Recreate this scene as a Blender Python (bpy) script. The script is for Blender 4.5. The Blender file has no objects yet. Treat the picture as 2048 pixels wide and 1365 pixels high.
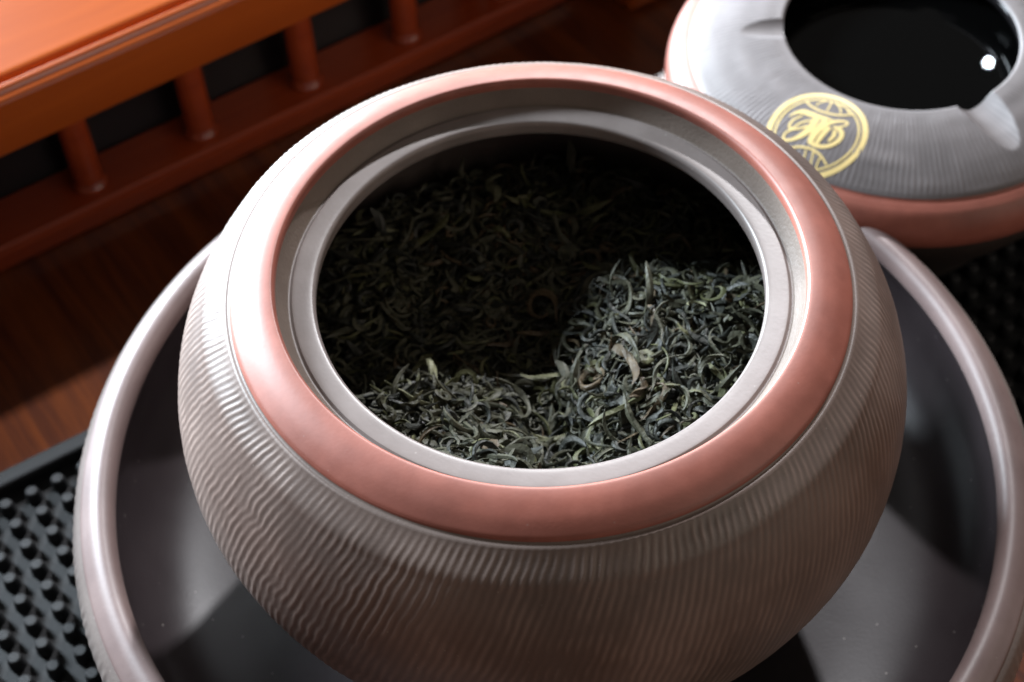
import bpy, math
import numpy as np
from mathutils import Matrix, Vector

# ------------------------------------------------------------------ camera, world, lamps, exposure
S = 0.05                                   # one unit of the numbers below is 5 cm
sc = bpy.context.scene
col = sc.collection
cd = bpy.data.cameras.new("camera")
cam = bpy.data.objects.new("camera", cd)
col.objects.link(cam)
CAM = np.array([0.0, -3.6855, 4.2047])
RX = np.array([0.999768, 0.003503, -0.021248])
UX = np.array([0.010376, 0.786229, 0.617848])
BX = np.array([0.018870, -0.617925, 0.786010])
cam.matrix_world = Matrix(((RX[0], UX[0], BX[0], CAM[0] * S), (RX[1], UX[1], BX[1], CAM[1] * S),
                           (RX[2], UX[2], BX[2], CAM[2] * S), (0, 0, 0, 1)))
cd.sensor_width = 36.0
cd.lens = 52.72
cd.clip_start = 0.01
cd.clip_end = 100.0
cd.dof.use_dof = True
cd.dof.focus_distance = 5.25 * S
cd.dof.aperture_fstop = 20.0
sc.camera = cam

w = bpy.data.worlds.new("World")
sc.world = w
w.use_nodes = True
bg = w.node_tree.nodes["Background"]
bg.inputs["Color"].default_value = (0.95, 0.86, 0.78, 1)
bg.inputs["Strength"].default_value = 0.075

def lamp(name, kind, az, el, dist, power, colour, size, target=(0, 0, -0.7)):
    d = bpy.data.lights.new(name, kind)
    d.energy = power
    d.color = colour
    if kind == 'AREA':
        d.shape = 'RECTANGLE'
        d.size, d.size_y = size
    else:
        d.shadow_soft_size = size
    o = bpy.data.objects.new(name, d)
    col.objects.link(o)
    a, e = math.radians(az), math.radians(el)
    v = Vector((math.cos(e) * math.cos(a), math.cos(e) * math.sin(a), math.sin(e)))
    t = Vector(target) * S
    o.location = t + v * dist
    o.rotation_euler = v.to_track_quat('Z', 'Y').to_euler()
    return o

lamp("key_lamp", 'POINT', 80, 35, 2.4, 275, (0.97, 0.97, 1.0), 0.045)
lamp("window_light", 'AREA', 146, 29, 1.7, 62, (0.80, 0.91, 1.0), (0.36, 0.36))
lamp("low_window", 'AREA', 131, 4.5, 2.0, 230, (0.80, 0.91, 1.0), (0.8, 0.26))
lamp("room_fill", 'AREA', -28, 28, 2.6, 11.5, (1.0, 0.87, 0.74), (1.8, 1.0))  # added soft fill for the faces turned to the camera, not a known window
lamp("ceiling_lamp", 'POINT', 68.2, 39.5, 2.0, 0.35, (0.8, 0.9, 1.0), 0.0024, (2.13, 2.32, -1.08))
vs = sc.view_settings
vs.view_transform = 'Standard'
vs.look = 'None'
vs.exposure = 0.0
vs.gamma = 1.0

# ------------------------------------------------------------------ helpers
def tag(o, label=None, category=None, group=None, kind=None):
    if label: o['label'] = label
    if category: o['category'] = category
    if group: o['group'] = group
    if kind: o['kind'] = kind
    return o

def thing(name, label, category, loc=(0, 0, 0), group=None):
    o = bpy.data.objects.new(name, None)
    o.empty_display_size = 0.01
    o.location = Vector(loc) * S
    col.objects.link(o)
    return tag(o, label, category, group)

def raw_mesh(name, V, F4=None, F3=None, smooth=True, mats=(), mat_index=None):
    V = np.asarray(V, np.float64).reshape(-1, 3) * S
    m = bpy.data.meshes.new(name)
    loops, starts, tot = [], [], 0
    if F4 is not None and len(F4):
        F4 = np.asarray(F4, np.int32).reshape(-1, 4)
        loops.append(F4.ravel()); starts.append(np.arange(len(F4)) * 4); tot = len(F4) * 4
    if F3 is not None and len(F3):
        F3 = np.asarray(F3, np.int32).reshape(-1, 3)
        loops.append(F3.ravel()); starts.append(tot + np.arange(len(F3)) * 3)
    loops = np.concatenate(loops).astype(np.int32); starts = np.concatenate(starts).astype(np.int32)
    m.vertices.add(len(V)); m.vertices.foreach_set('co', V.ravel())
    m.loops.add(len(loops)); m.loops.foreach_set('vertex_index', loops)
    m.polygons.add(len(starts)); m.polygons.foreach_set('loop_start', starts)
    m.polygons.foreach_set('use_smooth', np.full(len(starts), smooth))
    for mm in mats: m.materials.append(mm)
    if mat_index is not None: m.polygons.foreach_set('material_index', np.asarray(mat_index, np.int32))
    m.update(calc_edges=True)
    m.validate()
    return m

def link(name, mesh, parent=None):
    o = bpy.data.objects.new(name, mesh)
    col.objects.link(o)
    if parent is not None: o.parent = parent
    return o

def spline(pts, n):
    """Catmull-Rom through pts, n samples a span"""
    P = np.asarray(pts, float)
    Q = np.vstack([2 * P[0] - P[1], P, 2 * P[-1] - P[-2]])
    out = []
    for i in range(1, len(Q) - 2):
        a, b, c, d = Q[i - 1:i + 3]
        t = np.linspace(0, 1, n, endpoint=False)[:, None]
        out.append(.5 * (2 * b + (c - a) * t + (2 * a - 5 * b + 4 * c - d) * t * t + (3 * b - a - 3 * c + d) * t ** 3))
    return np.vstack(out + [P[-1:]])

def resample(P, n):
    d = np.r_[0, np.cumsum(np.hypot(*np.diff(P, axis=0).T))]
    s = np.linspace(0, d[-1], n)
    return np.c_[np.interp(s, d, P[:, 0]), np.interp(s, d, P[:, 1])]

def lathe(name, prof, nseg, mat, parent, disp=None, zfun=None, cap=False, relief=0.0):
    """surface of revolution from (r, z) pairs listed so that the outside lies to the left of the way down"""
    P = np.asarray(prof, float)
    T = np.gradient(P, axis=0); T /= np.linalg.norm(T, axis=1)[:, None] + 1e-12
    N = np.c_[-T[:, 1], T[:, 0]]
    th = np.arange(nseg) * 2 * math.pi / nseg
    R = np.repeat(P[:, :1], nseg, 1); Z = np.repeat(P[:, 1:], nseg, 1); TH = np.repeat(th[None], len(P), 0)
    if disp is not None:
        L = np.r_[0, np.cumsum(np.hypot(*np.diff(P, axis=0).T))]
        h = disp(TH, np.repeat(L[:, None], nseg, 1), L[-1])
        R = R + N[:, :1] * h; Z = Z + N[:, 1:] * h
    X, Y = R * np.cos(TH), R * np.sin(TH)
    if zfun is not None: Z = zfun(X, Y, Z)
    V = np.stack([X, Y, Z], -1).reshape(-1, 3)
    i = np.arange(len(P) - 1)[:, None] * nseg; j = np.arange(nseg)[None]; k = (j + 1) % nseg
    F = np.stack([i + j, i + nseg + j, i + nseg + k, i + k], -1).reshape(-1, 4)
    F3 = None
    if cap:
        c = len(V); V = np.vstack([V, [0, 0, P[-1, 1]]]); b = (len(P) - 1) * nseg
        F3 = np.stack([b + np.arange(nseg), np.full(nseg, c), b + (np.arange(nseg) + 1) % nseg], -1)
    me = raw_mesh(name, V, F, F3, True, [mat])
    if relief:
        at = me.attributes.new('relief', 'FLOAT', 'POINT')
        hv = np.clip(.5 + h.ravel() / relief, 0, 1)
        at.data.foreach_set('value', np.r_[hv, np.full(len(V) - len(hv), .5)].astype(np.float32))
    return link(name, me, parent)

def box(name, lo, hi, mat, parent, M=None, bevel=0.02):
    """bevelled box; M maps (s, t) plan coordinates to x, y"""
    import bmesh
    bm = bmesh.new()
    bmesh.ops.create_cube(bm, size=1)
    lo, hi = np.array(lo, float), np.array(hi, float)
    for v in bm.verts:
        p = lo + (np.array(v.co) + .5) * (hi - lo)
        v.co = p
    if bevel:
        bmesh.ops.bevel(bm, geom=bm.edges[:] + bm.verts[:], offset=bevel, segments=3, affect='EDGES', profile=.5)
    for v in bm.verts:
        p = np.array(v.co)
        if M is not None: p[:2] = M @ p[:2]
        v.co = p * S
    m = bpy.data.meshes.new(name); bm.to_mesh(m); bm.free()
    m.materials.append(mat)
    big = (bevel * S * 3) ** 2 * 4
    for p in m.polygons: p.use_smooth = bool(bevel) and p.area < big
    return link(name, m, parent)

def extrude_profile(name, prof, s0, s1, mat, parent, M, smooth=True, nseg=40):
    """closed (t, z) outline swept along s"""
    P = np.asarray(prof, float); n = len(P)
    ss = np.linspace(s0, s1, nseg)
    V = np.array([[s, t, z] for s in ss for t, z in P])
    V[:, :2] = V[:, :2] @ M.T
    i = np.arange(nseg - 1)[:, None] * n; j = np.arange(n)[None]; k = (j + 1) % n
    F = np.stack([i + j, i + k, i + n + k, i + n + j], -1).reshape(-1, 4)
    me = raw_mesh(name, V, F, None, smooth, [mat])
    import bmesh
    bm = bmesh.new(); bm.from_mesh(me); bm.verts.ensure_lookup_table()
    bm.faces.new([bm.verts[q] for q in range(n)]); bm.faces.new([bm.verts[(nseg - 1) * n + q] for q in reversed(range(n))])
    bmesh.ops.recalc_face_normals(bm, faces=bm.faces[:])
    bm.to_mesh(me); bm.free()
    return link(name, me, parent)

# ------------------------------------------------------------------ materials
def new_mat(name):
    m = bpy.data.materials.new(name); m.use_nodes = True
    nt = m.node_tree
    return m, nt, nt.nodes["Principled BSDF"]

def node(nt, t, **kw):
    n = nt.nodes.new(t)
    for k, v in kw.items():
        if k in n.inputs: n.inputs[k].default_value = v
        else: setattr(n, k, v)
    return n

def ramp(nt, stops):
    r = nt.nodes.new('ShaderNodeValToRGB')
    e = r.color_ramp.elements
    while len(e) < len(stops): e.new(0.5)
    for q, (p, c) in zip(e, stops):
        q.position = p; q.color = (*c, 1) if len(c) == 3 else c
    return r

def clay(name, c1, c2, rough=0.42, spec=0.5, grain=0.25, speck=0.0, scale=60, sheen=0.0, relief=None):
    m, nt, b = new_mat(name)
    L = nt.links
    tc = node(nt, 'ShaderNodeTexCoord')
    n1 = node(nt, 'ShaderNodeTexNoise', Scale=scale, Detail=6.0, Roughness=0.65)
    L.new(tc.outputs['Object'], n1.inputs['Vector'])
    r = ramp(nt, [(0.32, c1), (0.68, c2)])
    L.new(n1.outputs['Fac'], r.inputs['Fac'])
    out = r.outputs['Color']
    fine = node(nt, 'ShaderNodeTexNoise', Scale=1500.0, Detail=3.0)
    L.new(tc.outputs['Object'], fine.inputs['Vector'])
    if speck:
        vo = node(nt, 'ShaderNodeTexVoronoi', Scale=420.0)
        L.new(tc.outputs['Object'], vo.inputs['Vector'])
        sr = ramp(nt, [(0.0, (1, 1, 1)), (0.11, (0, 0, 0))])
        L.new(vo.outputs['Distance'], sr.inputs['Fac'])
        keep = node(nt, 'ShaderNodeMath', operation='GREATER_THAN'); keep.inputs[1].default_value = 0.8
        sx = node(nt, 'ShaderNodeSeparateColor'); L.new(vo.outputs['Color'], sx.inputs[0]); L.new(sx.outputs[0], keep.inputs[0])
        mu = node(nt, 'ShaderNodeMath', operation='MULTIPLY'); L.new(keep.outputs[0], mu.inputs[0]); L.new(sr.outputs['Color'], mu.inputs[1])
        m2 = node(nt, 'ShaderNodeMath', operation='MULTIPLY'); m2.inputs[1].default_value = speck; L.new(mu.outputs[0], m2.inputs[0])
        mx = node(nt, 'ShaderNodeMix', data_type='RGBA'); L.new(m2.outputs[0], mx.inputs['Factor'])
        L.new(out, mx.inputs['A']); mx.inputs['B'].default_value = (.55, .5, .46, 1)
        out = mx.outputs['Result']
    big = node(nt, 'ShaderNodeTexNoise', Scale=scale * .22, Detail=3.0, Roughness=.7)
    L.new(tc.outputs['Object'], big.inputs['Vector'])
    bm_ = node(nt, 'ShaderNodeMapRange'); bm_.inputs['From Min'].default_value = .3; bm_.inputs['From Max'].default_value = .7
    bm_.inputs['To Min'].default_value = .82; bm_.inputs['To Max'].default_value = 1.14
    L.new(big.outputs['Fac'], bm_.inputs['Value'])
    fac = bm_.outputs['Result']
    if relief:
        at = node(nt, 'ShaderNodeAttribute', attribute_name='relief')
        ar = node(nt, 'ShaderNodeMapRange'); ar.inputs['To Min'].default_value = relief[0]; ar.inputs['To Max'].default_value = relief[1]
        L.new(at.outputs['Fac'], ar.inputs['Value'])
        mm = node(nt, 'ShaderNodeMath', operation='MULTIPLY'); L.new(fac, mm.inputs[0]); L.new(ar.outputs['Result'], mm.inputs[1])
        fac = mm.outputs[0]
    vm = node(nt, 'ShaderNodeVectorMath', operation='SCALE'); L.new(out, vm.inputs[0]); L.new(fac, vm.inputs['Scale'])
    out = vm.outputs[0]
    L.new(out, b.inputs['Base Color'])
    rn = node(nt, 'ShaderNodeTexNoise', Scale=scale * 1.7, Detail=4.0)
    L.new(tc.outputs['Object'], rn.inputs['Vector'])
    mr = node(nt, 'ShaderNodeMapRange'); mr.inputs['To Min'].default_value = rough - .06; mr.inputs['To Max'].default_value = rough + .08
    L.new(rn.outputs['Fac'], mr.inputs['Value']); L.new(mr.outputs['Result'], b.inputs['Roughness'])
    b.inputs['Specular IOR Level'].default_value = spec
    if sheen:
        b.inputs['Sheen Weight'].default_value = sheen; b.inputs['Sheen Roughness'].default_value = .45
    bp = node(nt, 'ShaderNodeBump', Strength=grain, Distance=0.0002)
    L.new(fine.outputs['Fac'], bp.inputs['Height']); L.new(bp.outputs['Normal'], b.inputs['Normal'])
    return m

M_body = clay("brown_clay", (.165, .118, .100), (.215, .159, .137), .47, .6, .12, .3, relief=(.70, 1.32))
M_red = clay("red_clay", (.30, .088, .060), (.37, .115, .080), .50, .7, .06, .2, 170)
M_seat = clay("pale_clay", (.215, .180, .168), (.265, .226, .214), .38, .55, .08, .5, 90)
M_wall2 = clay("brown_mouth_clay", (.15, .115, .095), (.19, .15, .125), .5, .35, .4, .5, 70)
M_under = clay("shaded_clay", (.035, .028, .025), (.05, .04, .035), .5, .4, .3)  # ashtray's lower body: shade under the band put into the colour
M_wall = clay("inner_clay", (.12, .095, .085), (.15, .12, .11), .5, .4, .3)
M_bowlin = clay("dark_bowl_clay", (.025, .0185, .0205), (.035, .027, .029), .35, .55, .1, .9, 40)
M_bowlrim = clay("rim_clay", (.17, .118, .112), (.225, .160, .150), .47, .65, .1, .3)
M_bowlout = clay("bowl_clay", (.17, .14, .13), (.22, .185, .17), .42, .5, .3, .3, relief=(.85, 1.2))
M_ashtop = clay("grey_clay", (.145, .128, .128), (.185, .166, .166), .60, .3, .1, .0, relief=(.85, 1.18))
M_ashin, nt, b = new_mat("black_glaze")
b.inputs['Base Color'].default_value = (.012, .011, .012, 1); b.inputs['Roughness'].default_value = .12
M_gold, nt, b = new_mat("gold_print")
gn = node(nt, 'ShaderNodeTexNoise', Scale=900.0, Detail=2.0)
gr = ramp(nt, [(.3, (.70, .51, .19)), (.7, (.80, .63, .28))])
nt.links.new(gn.outputs['Fac'], gr.inputs['Fac']); nt.links.new(gr.outputs['Color'], b.inputs['Base Color'])
b.inputs['Roughness'].default_value = .5
M_water, nt, b = new_mat("dark_liquid")
b.inputs['Base Color'].default_value = (.002, .002, .002, 1); b.inputs['Roughness'].default_value = .01; b.inputs['IOR'].default_value = 1.33

def wood(name, dark, light, rough=.25, coat=.5, angle=0.0, scale=1.0):
    m, nt, b = new_mat(name)
    L = nt.links
    tc = node(nt, 'ShaderNodeTexCoord')
    mp = node(nt, 'ShaderNodeMapping'); mp.inputs['Rotation'].default_value = (0, 0, -angle); 
    L.new(tc.outputs['Object'], mp.inputs['Vector'])
    m2 = node(nt, 'ShaderNodeMapping'); m2.inputs['Scale'].default_value = (8 * scale, 130 * scale, 130 * scale)
    L.new(mp.outputs['Vector'], m2.inputs['Vector'])
    n1 = node(nt, 'ShaderNodeTexNoise', Scale=1.0, Detail=8.0, Roughness=.6, Distortion=.6)
    L.new(m2.outputs['Vector'], n1.inputs['Vector'])
    n2 = node(nt, 'ShaderNodeTexNoise', Scale=5.0, Detail=3.0, Roughness=.6, Distortion=.4)
    L.new(m2.outputs['Vector'], n2.inputs['Vector'])
    ad = node(nt, 'ShaderNodeMath', operation='MULTIPLY_ADD'); ad.inputs[1].default_value = .35
    L.new(n2.outputs['Fac'], ad.inputs[0])
    sb = node(nt, 'ShaderNodeMath', operation='MULTIPLY'); sb.inputs[1].default_value = .65
    L.new(n1.outputs['Fac'], sb.inputs[0]); L.new(sb.outputs[0], ad.inputs[2])
    r = ramp(nt, [(.35, dark), (.62, light)])
    L.new(ad.outputs[0], r.inputs['Fac']); L.new(r.outputs['Color'], b.inputs['Base Color'])
    b.inputs['Roughness'].default_value = rough
    b.inputs['Coat Weight'].default_value = coat; b.inputs['Coat Roughness'].default_value = .12
    bp = node(nt, 'ShaderNodeBump', Strength=.12, Distance=.0003)
    L.new(ad.outputs[0], bp.inputs['Height']); L.new(bp.outputs['Normal'], b.inputs['Normal'])
    return m

A_RAIL = math.radians(35.5); A_MAT = math.radians(33.0)
M_rail = wood("orange_lacquered_wood", (.32, .058, .006), (.39, .077, .008), .28, .6, A_RAIL)
M_railin = wood("dark_lacquered_wood", (.27, .038, .010), (.34, .052, .012), .25, .7, A_RAIL)
M_table = wood("table_wood", (.065, .014, .006), (.18, .043, .008), .34, .2, A_RAIL + math.pi / 2, 1.4)
M_black, nt, b = new_mat("black_lacquer")
b.inputs['Base Color'].default_value = (.008, .008, .009, 1); b.inputs['Roughness'].default_value = .3
M_rubber, nt, b = new_mat("black_rubber")
rn = node(nt, 'ShaderNodeTexNoise', Scale=1200.0, Detail=3.0)
rr = ramp(nt, [(.3, (.011, .0115, .0125)), (.7, (.019, .0195, .021))])
nt.links.new(rn.outputs['Fac'], rr.inputs['Fac']); nt.links.new(rr.outputs['Color'], b.inputs['Base Color'])
b.inputs['Roughness'].default_value = .55; b.inputs['Specular IOR Level'].default_value = .35
rb = node(nt, 'ShaderNodeBump', Strength=.3, Distance=.0002)
nt.links.new(rn.outputs['Fac'], rb.inputs['Height']); nt.links.new(rb.outputs['Normal'], b.inputs['Normal'])

def leafmat(name, a, c, rough=.42):
    m, nt, b = new_mat(name)
    tc = node(nt, 'ShaderNodeTexCoord')
    n = node(nt, 'ShaderNodeTexNoise', Scale=260.0, Detail=4.0, Roughness=.6)
    nt.links.new(tc.outputs['Object'], n.inputs['Vector'])
    r = ramp(nt, [(.35, a), (.66, c)])
    nt.links.new(n.outputs['Fac'], r.inputs['Fac']); nt.links.new(r.outputs['Color'], b.inputs['Base Color'])
    b.inputs['Roughness'].default_value = rough
    b.inputs['Specular IOR Level'].default_value = .35
    n2 = node(nt, 'ShaderNodeTexNoise', Scale=1400.0, Detail=3.0)
    nt.links.new(tc.outputs['Object'], n2.inputs['Vector'])
    bp = node(nt, 'ShaderNodeBump', Strength=.5, Distance=.0003)
    nt.links.new(n2.outputs['Fac'], bp.inputs['Height']); nt.links.new(bp.outputs['Normal'], b.inputs['Normal'])
    return m

LEAF = [leafmat("leaf_grey_green", (.044, .045, .029), (.106, .105, .070), .52),
        leafmat("leaf_black_green", (.020, .022, .018), (.046, .049, .040), .5),
        leafmat("leaf_olive", (.075, .080, .036), (.15, .152, .078), .5),
        leafmat("leaf_brown", (.070, .050, .030), (.14, .105, .062), .5),
        leafmat("leaf_pale", (.16, .165, .095), (.32, .32, .20), .5)]

# ------------------------------------------------------------------ table
ZT = -2.12
def rot(a): return np.array([[math.cos(a), -math.sin(a)], [math.sin(a), math.cos(a)]])
MR, MM = rot(A_RAIL), rot(A_MAT)
tb = box("tabletop", (-14, -9, ZT - .6), (14, 13, ZT), M_table, None, MR, .05)
tag(tb, kind='structure')

# ------------------------------------------------------------------ wooden stand behind the jar
stand = thing("wooden_stand", "orange lacquered wooden stand with a row of round balusters along its front", "stand",
              tuple(MR @ np.array([0, 3.4])) + (ZT,))
stand_inv = np.array([*(MR @ np.array([0, 3.4])), ZT])
def on_stand(o):
    o.parent = stand
    o.matrix_parent_inverse = Matrix.Translation(Vector(stand_inv * -S))
    return o
S0, S1 = -4.2, 4.4
pf = [(t_ - .095, z_ + .08) for t_, z_ in [(3.345, -1.445), (3.33, -1.43), (3.33, -1.125), (3.334, -1.108), (3.345, -1.100), (3.372, -1.100), (3.376, -1.096),
      (3.385, -1.080), (3.400, -1.071), (3.415, -1.071), (3.430, -1.080), (3.438, -1.100), (3.442, -1.150), (3.490, -1.150),
      (3.497, -1.100), (3.510, -1.088), (3.530, -1.085), (5.6, -1.085), (5.6, -1.445)]]
on_stand(extrude_profile("top_board", pf, S0, S1, M_rail, None, MR, False))
lf = [(3.235, -2.12), (3.222, -2.10), (3.218, -2.0), (3.228, -1.965), (3.25, -1.95), (3.585, -1.95), (3.585, -2.12)]
on_stand(extrude_profile("bottom_rail", lf, S0, S1, M_railin, None, MR, False))
on_stand(box("back_panel", (S0, 3.60, -2.12), (S1, 3.70, -1.367), M_black, None, MR, .01))
bal_prof = [(.0, .0), (.098, .0), (.104, .012), (.104, .03), (.092, .045), (.087, .07), (.087, .53), (.092, .575), (.092, .585)]
bp0 = spline(bal_prof[1:], 3)
bm0 = None
for k in range(-5, 7):
    s = -.735 + .717 * (k + 1)
    if s > S1 - .2: continue
    if bm0 is None:
        o = lathe("baluster", bp0[::-1], 28, M_railin, None); bm0 = o.data
    else:
        o = link("baluster", bm0)
    xy = MR @ np.array([s, 3.395])
    o.location = Vector((xy[0], xy[1], -1.952)) * S
    on_stand(o)

blk = box("wooden_box", (2.78, 2.86, ZT + .004), (4.2, 3.19, ZT + .55), M_rail, None, MR, .05)
tag(blk, "orange wooden box corner on the dark table between stand and ashtray", "box")

# ------------------------------------------------------------------ rubber mat with studs
MS0, MS1, MT0, MT1 = -3.6, 4.5, -1.32, 1.80
ZB, ZM = -2.078, -2.0
mat = thing("rubber_mat", "black rubber bar mat with raised studs and border under the bowl", "mat", (0, 0, ZT))
def on_mat(o):
    o.parent = mat
    o.matrix_parent_inverse = Matrix.Translation(Vector((0, 0, -ZT * S)))
    return o
on_mat(box("base_sheet", (MS0 + .1, MT0 + .1, ZT + .002), (MS1 - .1, MT1 - .1, ZB), M_rubber, None, MM, 0))
bw = .10
for lo, hi in (((MS0, MT1 - bw), (MS1, MT1)), ((MS0, MT0), (MS1, MT0 + bw)),
               ((MS0, MT0 + bw + .002), (MS0 + bw, MT1 - bw - .002)), ((MS1 - bw, MT0 + bw + .002), (MS1, MT1 - bw - .002))):
    on_mat(box("border", (*lo, ZT + .001), (*hi, ZM + .01), M_rubber, None, MM, .022))
stud_prof = np.array([(.041, ZB - .004), (.036, ZM - .020), (.031, ZM - .004), (.023, ZM)])[::-1]
PITCH = .1345
proto = None
near, far = [], []
ns, ntt = int((MS1 - MS0 - .3) / PITCH), int((MT1 - MT0 - .3) / PITCH)
for i in range(ns):
    for j in range(ntt):
        xy = MM @ np.array([MS0 + .17 + i * PITCH, MT1 - .19 - j * PITCH])
        d = np.array([xy[0], xy[1], ZM]) - CAM
        z = -d @ BX
        px, py = 1024 + 2999 * (d @ RX) / z, 682.5 - 2999 * (d @ UX) / z
        hid = ((px - 1108) / 955) ** 2 + ((py - 1050) / 800) ** 2 < 1 or ((px - 1840) / 480) ** 2 + ((py - 120) / 330) ** 2 < 1
        if -20 < px < 2068 and -20 < py < 1385 and not hid: near.append((z, xy))
        else: far.append(xy)
near.sort(key=lambda q: q[0])
far += [q[1] for q in near[300:]]
for z, xy in near[:300]:
    if proto is None:
        th = np.arange(10) * 2 * math.pi / 10
        o = lathe("stud", stud_prof - [[0, 0]] * len(stud_prof), 10, M_rubber, None, cap=False)
        # top disc
        me = o.data
        import bmesh
        bm = bmesh.new(); bm.from_mesh(me); bm.verts.ensure_lookup_table()
        bm.faces.new([bm.verts[q] for q in range(10)]); bmesh.ops.recalc_face_normals(bm, faces=bm.faces[:]); bm.to_mesh(me); bm.free()
        proto = o
    else:
        o = link("stud", proto.data)
    o.location = (xy[0] * S, xy[1] * S, 0)
    on_mat(o)
th = np.arange(8) * 2 * math.pi / 8
V, F4, F8 = [], [], []
ringv = np.concatenate([np.c_[r * np.cos(th), r * np.sin(th), np.full(8, z)] for r, z in stud_prof])
nv = len(ringv)
F4l = np.array([[a * 8 + j, (a + 1) * 8 + j, (a + 1) * 8 + (j + 1) % 8, a * 8 + (j + 1) % 8] for a in range(3) for j in range(8)])
F3l = np.array([[0, j, j + 1] for j in range(1, 7)])
FX = np.array([[x, y, 0] for x, y in far])
V = (FX[:, None, :] + ringv[None]).reshape(-1, 3)
off = (np.arange(len(FX)) * nv)[:, None, None]
o = link("studs", raw_mesh("studs", V, (F4l[None] + off).reshape(-1, 4), (F3l[None] + off).reshape(-1, 3), True, [M_rubber]))
on_mat(o); o['kind'] = 'stuff'

# ------------------------------------------------------------------ ribbed clay (chatter marks left by the turning tool)
rng = np.random.default_rng(7)
def smooth_noise(TH, T, seed, nth, nt_):
    r = np.random.default_rng(seed)
    G = r.standard_normal((nt_ + 2, nth))
    u = (TH / (2 * math.pi)) * nth; v = np.clip(T, 0, .9999) * nt_
    i0 = np.floor(u).astype(int); j0 = np.floor(v).astype(int)
    fu, fv = u - i0, v - j0
    fu, fv = fu * fu * (3 - 2 * fu), fv * fv * (3 - 2 * fv)
    a = G[j0, i0 % nth] * (1 - fu) + G[j0, (i0 + 1) % nth] * fu
    b_ = G[j0 + 1, i0 % nth] * (1 - fu) + G[j0 + 1, (i0 + 1) % nth] * fu
    return a * (1 - fv) + b_ * fv

def ribs(N, amp, slant, rows, seed, margin=.03, wob=.9):
    def f(TH, Lm, Lt):
        T = Lm / Lt
        ph = N * TH + slant * Lm + wob * smooth_noise(TH, T, seed, 60, rows) + .22 * smooth_noise(TH, T, seed + 1, 120, rows * 2)
        wv = .5 + .5 * np.sin(ph)
        wv = wv ** 1.3
        a = .70 + .30 * np.tanh(1.6 * smooth_noise(TH, T, seed + 2, 150, rows))
        env = np.clip((Lm - margin) / .04, 0, 1) * np.clip((Lt - Lm) / .05, 0, 1)
        return amp * (wv * a - .4) * env + .35 * amp * smooth_noise(TH, T, seed + 3, 24, 8) * env
    return f

# ------------------------------------------------------------------ large bowl under the jar
BX0, BY0 = .05, 0.0
bowl = thing("tea_bowl", "wide dark clay bowl with a rounded pinkish rim, holding the jar", "bowl", (BX0, BY0, -2.0))
def on_bowl(o):
    o.parent = bowl; o.location = (0, 0, 2.0 * S); return o
rim = spline([(1.893, -1.235), (1.894, -1.205), (1.905, -1.176), (1.925, -1.158), (1.950, -1.153), (1.980, -1.162), (2.010, -1.183), (2.031, -1.200), (2.038, -1.212)], 5)
on_bowl(lathe("rim", rim, 220, M_bowlrim, None))
outp = spline([(2.038, -1.212), (2.0395, -1.220), (2.047, -1.221), (2.064, -1.242), (2.090, -1.30), (2.100, -1.37), (2.075, -1.50), (1.98, -1.66), (1.82, -1.80), (1.55, -1.90), (1.28, -1.94)], 9)
outp = resample(outp, 90)
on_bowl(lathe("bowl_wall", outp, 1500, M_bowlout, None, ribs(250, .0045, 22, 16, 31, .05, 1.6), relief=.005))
inp = spline([(1.28, -1.94), (1.24, -2.0), (1.12, -2.0), (1.08, -1.95), (.3, -1.95), (0.02, -1.95)], 4)
on_bowl(lathe("foot", inp, 120, M_bowlout, None, cap=True))
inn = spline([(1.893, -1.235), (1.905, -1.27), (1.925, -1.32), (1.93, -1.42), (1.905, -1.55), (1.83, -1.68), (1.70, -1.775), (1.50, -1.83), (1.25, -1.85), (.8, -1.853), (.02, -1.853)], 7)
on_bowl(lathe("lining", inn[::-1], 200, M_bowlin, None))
o_l = col.objects["lining"]

# ------------------------------------------------------------------ tea jar
jar = thing("tea_jar", "large open ribbed brown clay tea jar with a smooth red shoulder band", "jar", (0, 0, -1.853))
def on_jar(o):
    o.parent = jar; o.location = (0, 0, 1.853 * S); return o
A, B, ZC = 1.458, 1.125, -.702
def er(z, a=A, b=B): return a * math.sqrt(max(0, 1 - ((z - ZC) / b) ** 2))
band = spline([(.988, -.040), (.989, -.016), (.995, -.004), (1.008, .000), (1.05, -.006), (1.10, -.025), (1.145, -.053), (1.158, -.065), (1.163, -.074)], 6)
on_jar(lathe("shoulder_band", band, 256, M_red, None))
up = [(1.163, -.074), (1.1655, -.080), (1.172, -.081), (1.181, -.079), (1.190, -.087), (1.215, -.108)]
zz = np.linspace(-.15, -1.60, 40)
prof = up + [(er(z), z) for z in zz] + [(er(-1.63), -1.63)]
prof = resample(spline(prof, 6), 230)
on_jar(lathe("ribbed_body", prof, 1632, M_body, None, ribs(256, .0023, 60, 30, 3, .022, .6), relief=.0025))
foot = spline([(er(-1.63), -1.63), (.845, -1.70), (.84, -1.78), (.855, -1.853), (.76, -1.853), (.74, -1.76), (.70, -1.74), (.02, -1.74)], 4)
on_jar(lathe("foot_ring", foot, 128, M_body, None, cap=True))
on_jar(lathe("mouth_wall", spline([(.988, -.040), (.975, -.070), (.955, -.103), (.949, -.109)], 6)[::-1], 256, M_wall2, None))
mouth = [(.949, -.109), (.943, -.109), (.936, -.103), (.930, -.101), (.895, -.102), (.866, -.104), (.855, -.108), (.849, -.117), (.848, -.130), (.852, -.165), (.87, -.19)]
on_jar(lathe("mouth_rim", spline(mouth, 5)[::-1], 256, M_seat, None))
inn = [(.87, -.19), (1.0, -.215)] + [(er(z, 1.365, 1.03), z) for z in np.linspace(-.28, -1.55, 24)] + [(.55, -1.66), (.02, -1.66)]
on_jar(lathe("inner_wall", spline(inn, 3)[::-1], 160, M_wall, None))

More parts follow.
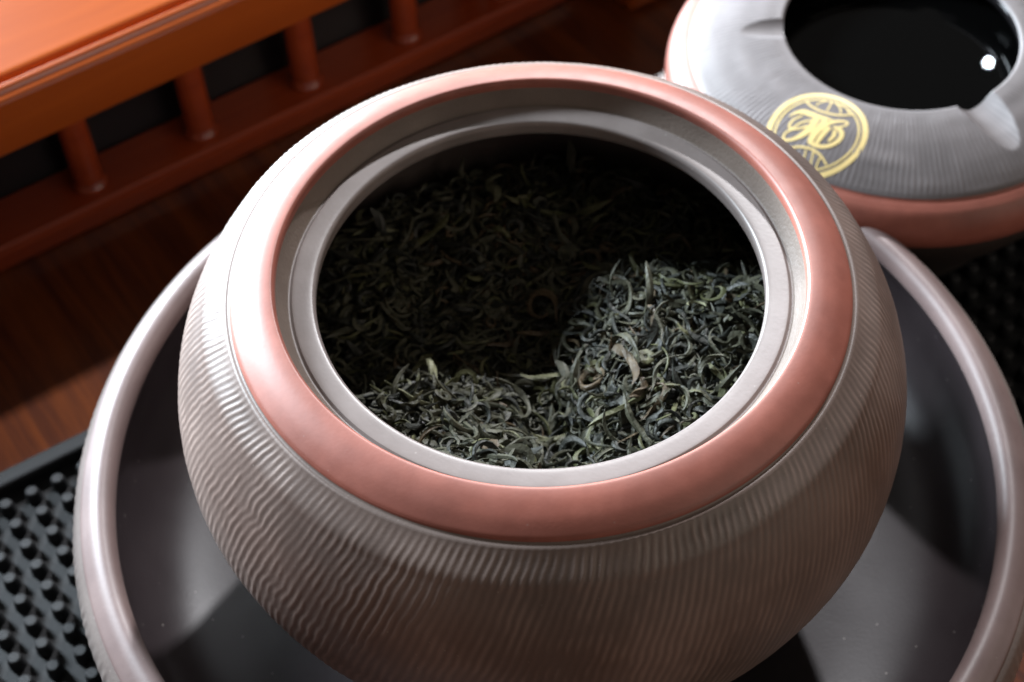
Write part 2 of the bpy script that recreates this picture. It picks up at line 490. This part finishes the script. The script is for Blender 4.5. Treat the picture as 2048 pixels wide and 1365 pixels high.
# ------------------------------------------------------------------ tea leaves
def heap(x, y):
    R = np.exp(-(np.abs((x - .72) / .60) ** 4 + np.abs((y + .22) / .72) ** 4))
    Lf = np.exp(-(np.abs((x + .44) / .42) ** 4 + np.abs((y + .50) / .47) ** 4))
    Fr = np.exp(-(np.abs((x - .05) / .6) ** 4 + np.abs((y + .85) / .36) ** 4))
    Bk = np.exp(-(((x - .05) / .95) ** 2 + ((y - .95) / .5) ** 2))
    h = -.83 + .40 * R + .31 * Lf * (1 - .5 * R) + .24 * Fr * (1 - R) + .17 * Bk
    return h + .018 * np.sin(9 * x + 3 * y) * np.cos(7 * y - 2 * x + 1)

SEG, SID = 14, 7
def leaf_shape(r, L, w0, curl, broad=0.0):
    """a rolled, twisted, hooked dry leaf; returns (SEG*SID+2, 3)"""
    n = SEG
    s = np.linspace(0, 1, n)
    k = curl * (.4 + .9 * r.random()) * np.interp(s, [0, .3, .7, 1], r.uniform(.1, 1.5, 4) * r.choice([1, 1, 1, -1], 4))
    tor = r.uniform(-1, 1) * 1.4
    T = np.array([1., 0, 0]); Nn = np.array([0, 1., 0]); Bb = np.array([0, 0, 1.])
    P = [np.zeros(3)]; Fr = []
    ds = L / (n - 1)
    for i in range(n):
        Fr.append((Nn.copy(), Bb.copy()))
        T2 = T + k[i] / (n - 1) * Nn + .5 * tor / (n - 1) * math.sin(5 * s[i] + tor) * Bb
        T = T2 / np.linalg.norm(T2)
        Bb = np.cross(T, Nn); Bb /= np.linalg.norm(Bb); Nn = np.cross(Bb, T)
        P.append(P[-1] + T * ds)
    P = np.array(P[:n]); P -= P.mean(0)
    wid = w0 * (np.sin(math.pi * np.clip(s * .93 + .035, 0, 1)) ** .55) * (1 + .25 * np.interp(s, np.linspace(0, 1, 6), r.standard_normal(6)))
    wid = np.clip(wid, .15 * w0, None)
    ph = np.arange(SID) * 2 * math.pi / SID
    sec = 1 + .22 * np.cos(2 * ph + 1) + .42 * r.uniform(-1, 1, SID)
    tw = r.uniform(-1, 1) * 4.5
    V = []
    for i in range(n):
        a = ph + tw * s[i]
        u = wid[i] * sec * np.cos(a) * (1 + broad); v = wid[i] * sec * np.sin(a) * (1 - .55 * (broad > 0))
        V.append(P[i] + u[:, None] * Fr[i][0] + v[:, None] * Fr[i][1])
    V = np.concatenate(V)
    return np.vstack([V, P[0] - (P[1] - P[0]) * .4, P[-1] + (P[-1] - P[-2]) * .4])
_i = np.arange(SEG - 1)[:, None] * SID; _j = np.arange(SID)[None]; _k = (_j + 1) % SID
LF4 = np.stack([_i + _j, _i + _k, _i + SID + _k, _i + SID + _j], -1).reshape(-1, 4)
_e = SEG * SID; _b = (SEG - 1) * SID
LF3 = np.concatenate([np.stack([np.full(SID, _e), (np.arange(SID) + 1) % SID, np.arange(SID)], -1),
                      np.stack([np.full(SID, _e + 1), _b + np.arange(SID), _b + (np.arange(SID) + 1) % SID], -1)])
rs = np.random.default_rng(21)
SHAPES = [leaf_shape(rs, rs.uniform(.11, .30), rs.uniform(.0050, .0122), rs.uniform(3.0, 15.0), .6 if q % 7 == 0 else 0.0) for q in range(70)]

def form(V):
    c = V[:SEG * SID].reshape(SEG, SID, 3).mean(1)
    ln = np.linalg.norm(np.diff(c, axis=0), axis=1).sum(); q = np.linalg.norm(c[-1] - c[0]) / ln
    a = "coiled" if q < .4 else "hooked" if q < .68 else "curved" if q < .9 else "nearly straight"
    return ("short " if ln < .2 else "long " if ln > .29 else "") + a
FORM = [form(v) for v in SHAPES]

def euler(r, tilt):
    a = r.uniform(0, 2 * math.pi)
    Rz = np.array([[math.cos(a), -math.sin(a), 0], [math.sin(a), math.cos(a), 0], [0, 0, 1]])
    b_, c_ = r.normal(0, tilt, 2)
    Rx = np.array([[1, 0, 0], [0, math.cos(b_), -math.sin(b_)], [0, math.sin(b_), math.cos(b_)]])
    Ry = np.array([[math.cos(c_), 0, math.sin(c_)], [0, 1, 0], [-math.sin(c_), 0, math.cos(c_)]])
    return Rz @ Rx @ Ry

def surf_rot(x, y):
    e = .03
    nx = -(heap(x + e, y) - heap(x - e, y)) / (2 * e); ny = -(heap(x, y + e) - heap(x, y - e)) / (2 * e)
    n = np.array([nx * .5, ny * .5, 1.]); n /= np.linalg.norm(n)
    t = np.cross([0, 1., 0], n); t /= np.linalg.norm(t)
    return np.stack([t, np.cross(n, t), n], -1)

tone_p = [.55, .31, .09, .04, .01]
def spot(r):
    while True:
        x, y = r.uniform(-1.2, 1.2), r.uniform(-1.0, 1.3)
        if x * x + y * y < 1.45: return x, y
allV, aF4, aF3, m4, m3, base = [], [], [], [], [], 0
rt = np.random.default_rng(5)
for q in range(6600):
    x, y = spot(rt)
    sh = SHAPES[rt.integers(len(SHAPES))] * rt.uniform(.75, 1.2)
    z = float(heap(x, y)) - rt.uniform(0, .085)
    Vq = sh @ (surf_rot(x, y) @ euler(rt, .38)).T + [x, y, z]
    allV.append(Vq); aF4.append(LF4 + base); aF3.append(LF3 + base)
    tn = rt.choice(5, p=tone_p); m4.append(np.full(len(LF4), tn)); m3.append(np.full(len(LF3), tn)); base += len(Vq)
# the packed mass beneath
g = np.linspace(-1.36, 1.36, 70)
GX, GY = np.meshgrid(g, g); GZ = heap(GX, GY) - .085
GR = np.hypot(GX, GY); fac = np.minimum(1, 1.30 / np.maximum(GR, 1e-6))
GV = np.stack([GX * fac, GY * fac, GZ], -1).reshape(-1, 3)
ii = (np.arange(69)[:, None] * 70 + np.arange(69)[None]).ravel()
GF = np.stack([ii, ii + 1, ii + 71, ii + 70], -1)
allV.append(GV); aF4.append(GF + base); m4.append(np.full(len(GF), 1))
o = link("tea_leaves", raw_mesh("tea_leaves", np.concatenate(allV), np.concatenate(aF4), np.concatenate(aF3), False, LEAF,
                                np.concatenate(m4 + m3)))
tag(o, "mass of dark dry curled tea leaves filling the clay jar", "tea", None, 'stuff')

tone_word = ["grey-green", "blackish green", "olive", "brown", "pale straw-coloured"]
meshes = {}
def tea_leaf(x, y, z, Rm, si, tn, label, group, scale=1.0):
    if (si, tn) not in meshes:
        meshes[si, tn] = raw_mesh("tea_leaf", SHAPES[si], LF4, LF3, False, [LEAF[tn]])
    o = link("tea_leaf", meshes[si, tn])
    Mx = Matrix(np.vstack([np.hstack([Rm * scale, np.array([[x], [y], [z]]) * S]), [0, 0, 0, 1]]).tolist())
    o.matrix_world = Mx
    return tag(o, label, "tea leaf", group)
rl = np.random.default_rng(99)
cnt = 0
while cnt < 285:
    x, y = rl.uniform(-.95, 1.0), rl.uniform(-.72, 1.0)
    z = float(heap(x, y))
    # keep to what the mouth lets one see
    d = np.array([x, y, z]) - CAM; t = (-.11 - CAM[2]) / d[2]; hx = CAM + d * t
    if hx[0] ** 2 + hx[1] ** 2 > .80 ** 2: continue
    si = int(rl.integers(0, len(SHAPES))); tn = int(rl.choice(4, p=[.57, .25, .12, .06]))
    if x > .1 and y < .5: where, gz = "on the raised lit mound", "raised mound"
    elif y < .05: where, gz = "in the clump by the near rim", "clump at the near rim"
    else: where, gz = "in the shaded hollow", "shaded hollow"
    kind = tone_word[tn]
    tea_leaf(x, y, z + rl.uniform(.002, .028), surf_rot(x, y) @ euler(rl, .32), si, tn,
             f"{kind} {FORM[si]} tea leaf {where} inside the jar", f"{kind} {FORM[si]} tea leaves, {gz}", rl.uniform(.95, 1.2))
    cnt += 1

for x, y, dz, si, tn, sc_, lab in [
        (-.46, -.02, .07, 3, 4, 1.25, "pale twisted straw-coloured leaf standing highest at the tip of the near clump"),
        (-.60, -.32, .05, 11, 0, 1.5, "broad pale grey leaf piece leaning against the mouth where the clump meets the wall"),
        (-.12, -.40, .03, 8, 4, .75, "yellow-green leaf bent into an open ring near the rim"),
        (-.20, 1.02, .03, 14, 4, 1.2, "dull yellow broad leaf flake lying farthest back by the inner wall"),
        (.02, .36, .05, 5, 3, 1.4, "thin brown stalk lying across the middle of the shaded hollow"),
        (.62, .12, .04, 17, 4, .6, "bright straw-coloured leaf tip on top of the raised mound")]:
    tea_leaf(x, y, float(heap(x, y)) + dz, surf_rot(x, y) @ euler(rl, .4), si, tn, lab, None, sc_)

# ------------------------------------------------------------------ ashtray
AC = np.array([1.87, 2.34])
ash = thing("ashtray", "grey clay ashtray with notched rim and round gold emblem behind the jar", "ashtray", (AC[0], AC[1], ZM))
def on_ash(o):
    o.parent = ash; o.location = (0, 0, -ZM * S); return o
face = spline([(.598, -.915), (.602, -.904), (.615, -.901), (.70, -.906), (.82, -.930), (.95, -.975), (1.04, -1.022), (1.068, -1.042)], 8)
NOTCH = [math.radians(q) for q in (178, -62, 60)]
def notch(X, Y, Z):
    Z = Z.copy()
    for a in NOTCH:
        al = X * math.cos(a) + Y * math.sin(a); q = -X * math.sin(a) + Y * math.cos(a)
        fl = (-.93 if a > 3 else -.965) + .10 * np.abs(q / .135) ** 2.2
        fl = np.where((al > .4) & (np.abs(q) < .3), fl, 9)
        k = .012
        Z = np.where(fl < Z + .05, -k * np.logaddexp(-Z / k, -fl / k) if False else np.minimum(Z, fl), Z)
    return Z
def face_z(r): return np.interp(r, face[:, 0], face[:, 1])
fr = resample(face, 56)
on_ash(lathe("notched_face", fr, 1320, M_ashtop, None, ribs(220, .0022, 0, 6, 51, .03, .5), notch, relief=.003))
redp = spline([(1.068, -1.042), (1.074, -1.050), (1.10, -1.062), (1.14, -1.09), (1.178, -1.15), (1.190, -1.215), (1.182, -1.26)], 6)
on_ash(lathe("red_band", redp, 200, M_red, None))
lowp = spline([(1.182, -1.26), (1.174, -1.268), (1.15, -1.36), (1.05, -1.55), (.90, -1.78), (.80, -1.96), (.78, -2.0), (.70, -2.0), (.66, -1.95), (.02, -1.95)], 5)
on_ash(lathe("lower_body", lowp, 160, M_under, None, cap=True))
basin = spline([(.598, -.915), (.60, -.95), (.64, -1.02), (.80, -1.15), (.93, -1.3), (.98, -1.45), (.93, -1.62), (.75, -1.78), (.4, -1.84), (.02, -1.85)], 7)
on_ash(lathe("basin", basin[::-1], 1320, M_ashin, None, None, notch))
wt = lathe("dark_water", spline([(.715, -1.10), (.712, -1.082), (.70, -1.08), (.4, -1.08), (.0004, -1.08)], 3)[::-1], 96, M_water, None)
wt.location = (AC[0] * S, AC[1] * S, 0)
tag(wt, "still dark liquid inside the ashtray reflecting a small lamp", "liquid")

# gold emblem: strokes laid on the face, coordinates in a disc of radius 1
EC = np.array([-.512, -.70]); ER = .245
emb = on_ash(bpy.data.objects.new("emblem", None)) if False else None
def drape(P, k):
    X, Y = EC[0] + P[:, 0] * ER, EC[1] + P[:, 1] * ER * .94
    return np.c_[X, Y, face_z(np.hypot(X, Y)) + .0017 + .00006 * k]
def strokes(lists, k0):
    V, F, base = [], [], 0
    for q, (pts, wd) in enumerate(lists):
        P = np.array([((x - 820) / 545, (680 - y) / 457) for x, y in pts]) if pts[0][0] > 3 or pts[0][1] > 3 else np.array(pts)
        P = spline(P, 8)
        W = np.interp(np.linspace(0, 1, len(P)), np.linspace(0, 1, len(wd)), wd) * .98 / 545 / 2
        T = np.gradient(P, axis=0); T /= np.linalg.norm(T, axis=1)[:, None] + 1e-9
        N = np.c_[-T[:, 1], T[:, 0]]
        cols = [drape(P + N * (W * f)[:, None], k0 + q) for f in (-1, -.33, .33, 1)]
        n = len(P)
        V.append(np.concatenate(cols))
        for c in range(3):
            i = np.arange(n - 1)
            F.append(base + np.stack([c * n + i, c * n + i + 1, (c + 1) * n + i + 1, (c + 1) * n + i], -1))
        base += 4 * n
    return raw_mesh("print", np.concatenate(V), np.concatenate(F), None, True, [M_gold])
def ringpts(r): return [(r * math.cos(a), r * math.sin(a)) for a in np.linspace(0, 2 * math.pi, 41)]
emblem = on_ash(link("emblem", strokes([(ringpts(.94), [62])], 0)))
def on_emb(n, m):
    o = link(n, m, emblem); return o
on_emb("inner_ring", strokes([(ringpts(.815), [22])], 1))
on_emb("monogram", strokes([
    ([(550, 462), (620, 436), (700, 436), (780, 478), (860, 520), (940, 550), (1010, 580)], [14, 34, 60, 70, 60, 40, 10]),
    ([(790, 545), (720, 548), (650, 560), (580, 595), (540, 590), (552, 545), (600, 505), (690, 480)], [16, 24, 24, 22, 24, 26, 26, 20]),
    ([(850, 510), (800, 580), (730, 650), (650, 695), (560, 715), (490, 708), (470, 672), (500, 632), (570, 612), (650, 615), (720, 600)], [70, 80, 84, 60, 36, 30, 26, 24, 24, 26, 30]),
    ([(920, 555), (880, 620), (800, 690), (750, 760), (745, 800)], [60, 84, 84, 70, 40]),
    ([(860, 660), (930, 615), (1020, 595), (1110, 600), (1152, 625), (1120, 652), (1050, 662), (990, 660)], [60, 54, 44, 30, 26, 24, 24, 20]),
    ([(1000, 650), (1060, 690), (1076, 750), (1030, 810), (940, 845), (850, 842), (780, 812), (745, 780)], [30, 50, 54, 52, 46, 44, 44, 40]),
    ([(960, 650), (900, 700), (840, 760), (800, 810)], [50, 58, 56, 40]),
    ([(1010, 690), (990, 750), (930, 800)], [40, 46, 30])], 2))
on_emb("upper_globe", strokes([
    ([(745, 318), (790, 382), (880, 452), (980, 498), (1090, 526), (1236, 530)], [18, 24, 26, 26, 24, 20]),
    ([(845, 385), (880, 355), (960, 335)], [16]), ([(950, 462), (985, 410), (1015, 352)], [18]),
    ([(1092, 505), (1095, 440), (1050, 358)], [18]), ([(1185, 515), (1160, 440), (1110, 385)], [18])], 11))
on_emb("lower_globe", strokes([
    ([(420, 800), (540, 798), (640, 808), (760, 858), (840, 935), (895, 1030)], [18, 24, 26, 26, 24, 20]),
    ([(690, 850), (670, 920), (640, 1000)], [16]), ([(770, 880), (740, 960), (720, 1040)], [18]),
    ([(560, 820), (560, 900), (580, 980)], [18]), ([(830, 950), (800, 1000), (780, 1050)], [18])], 17))
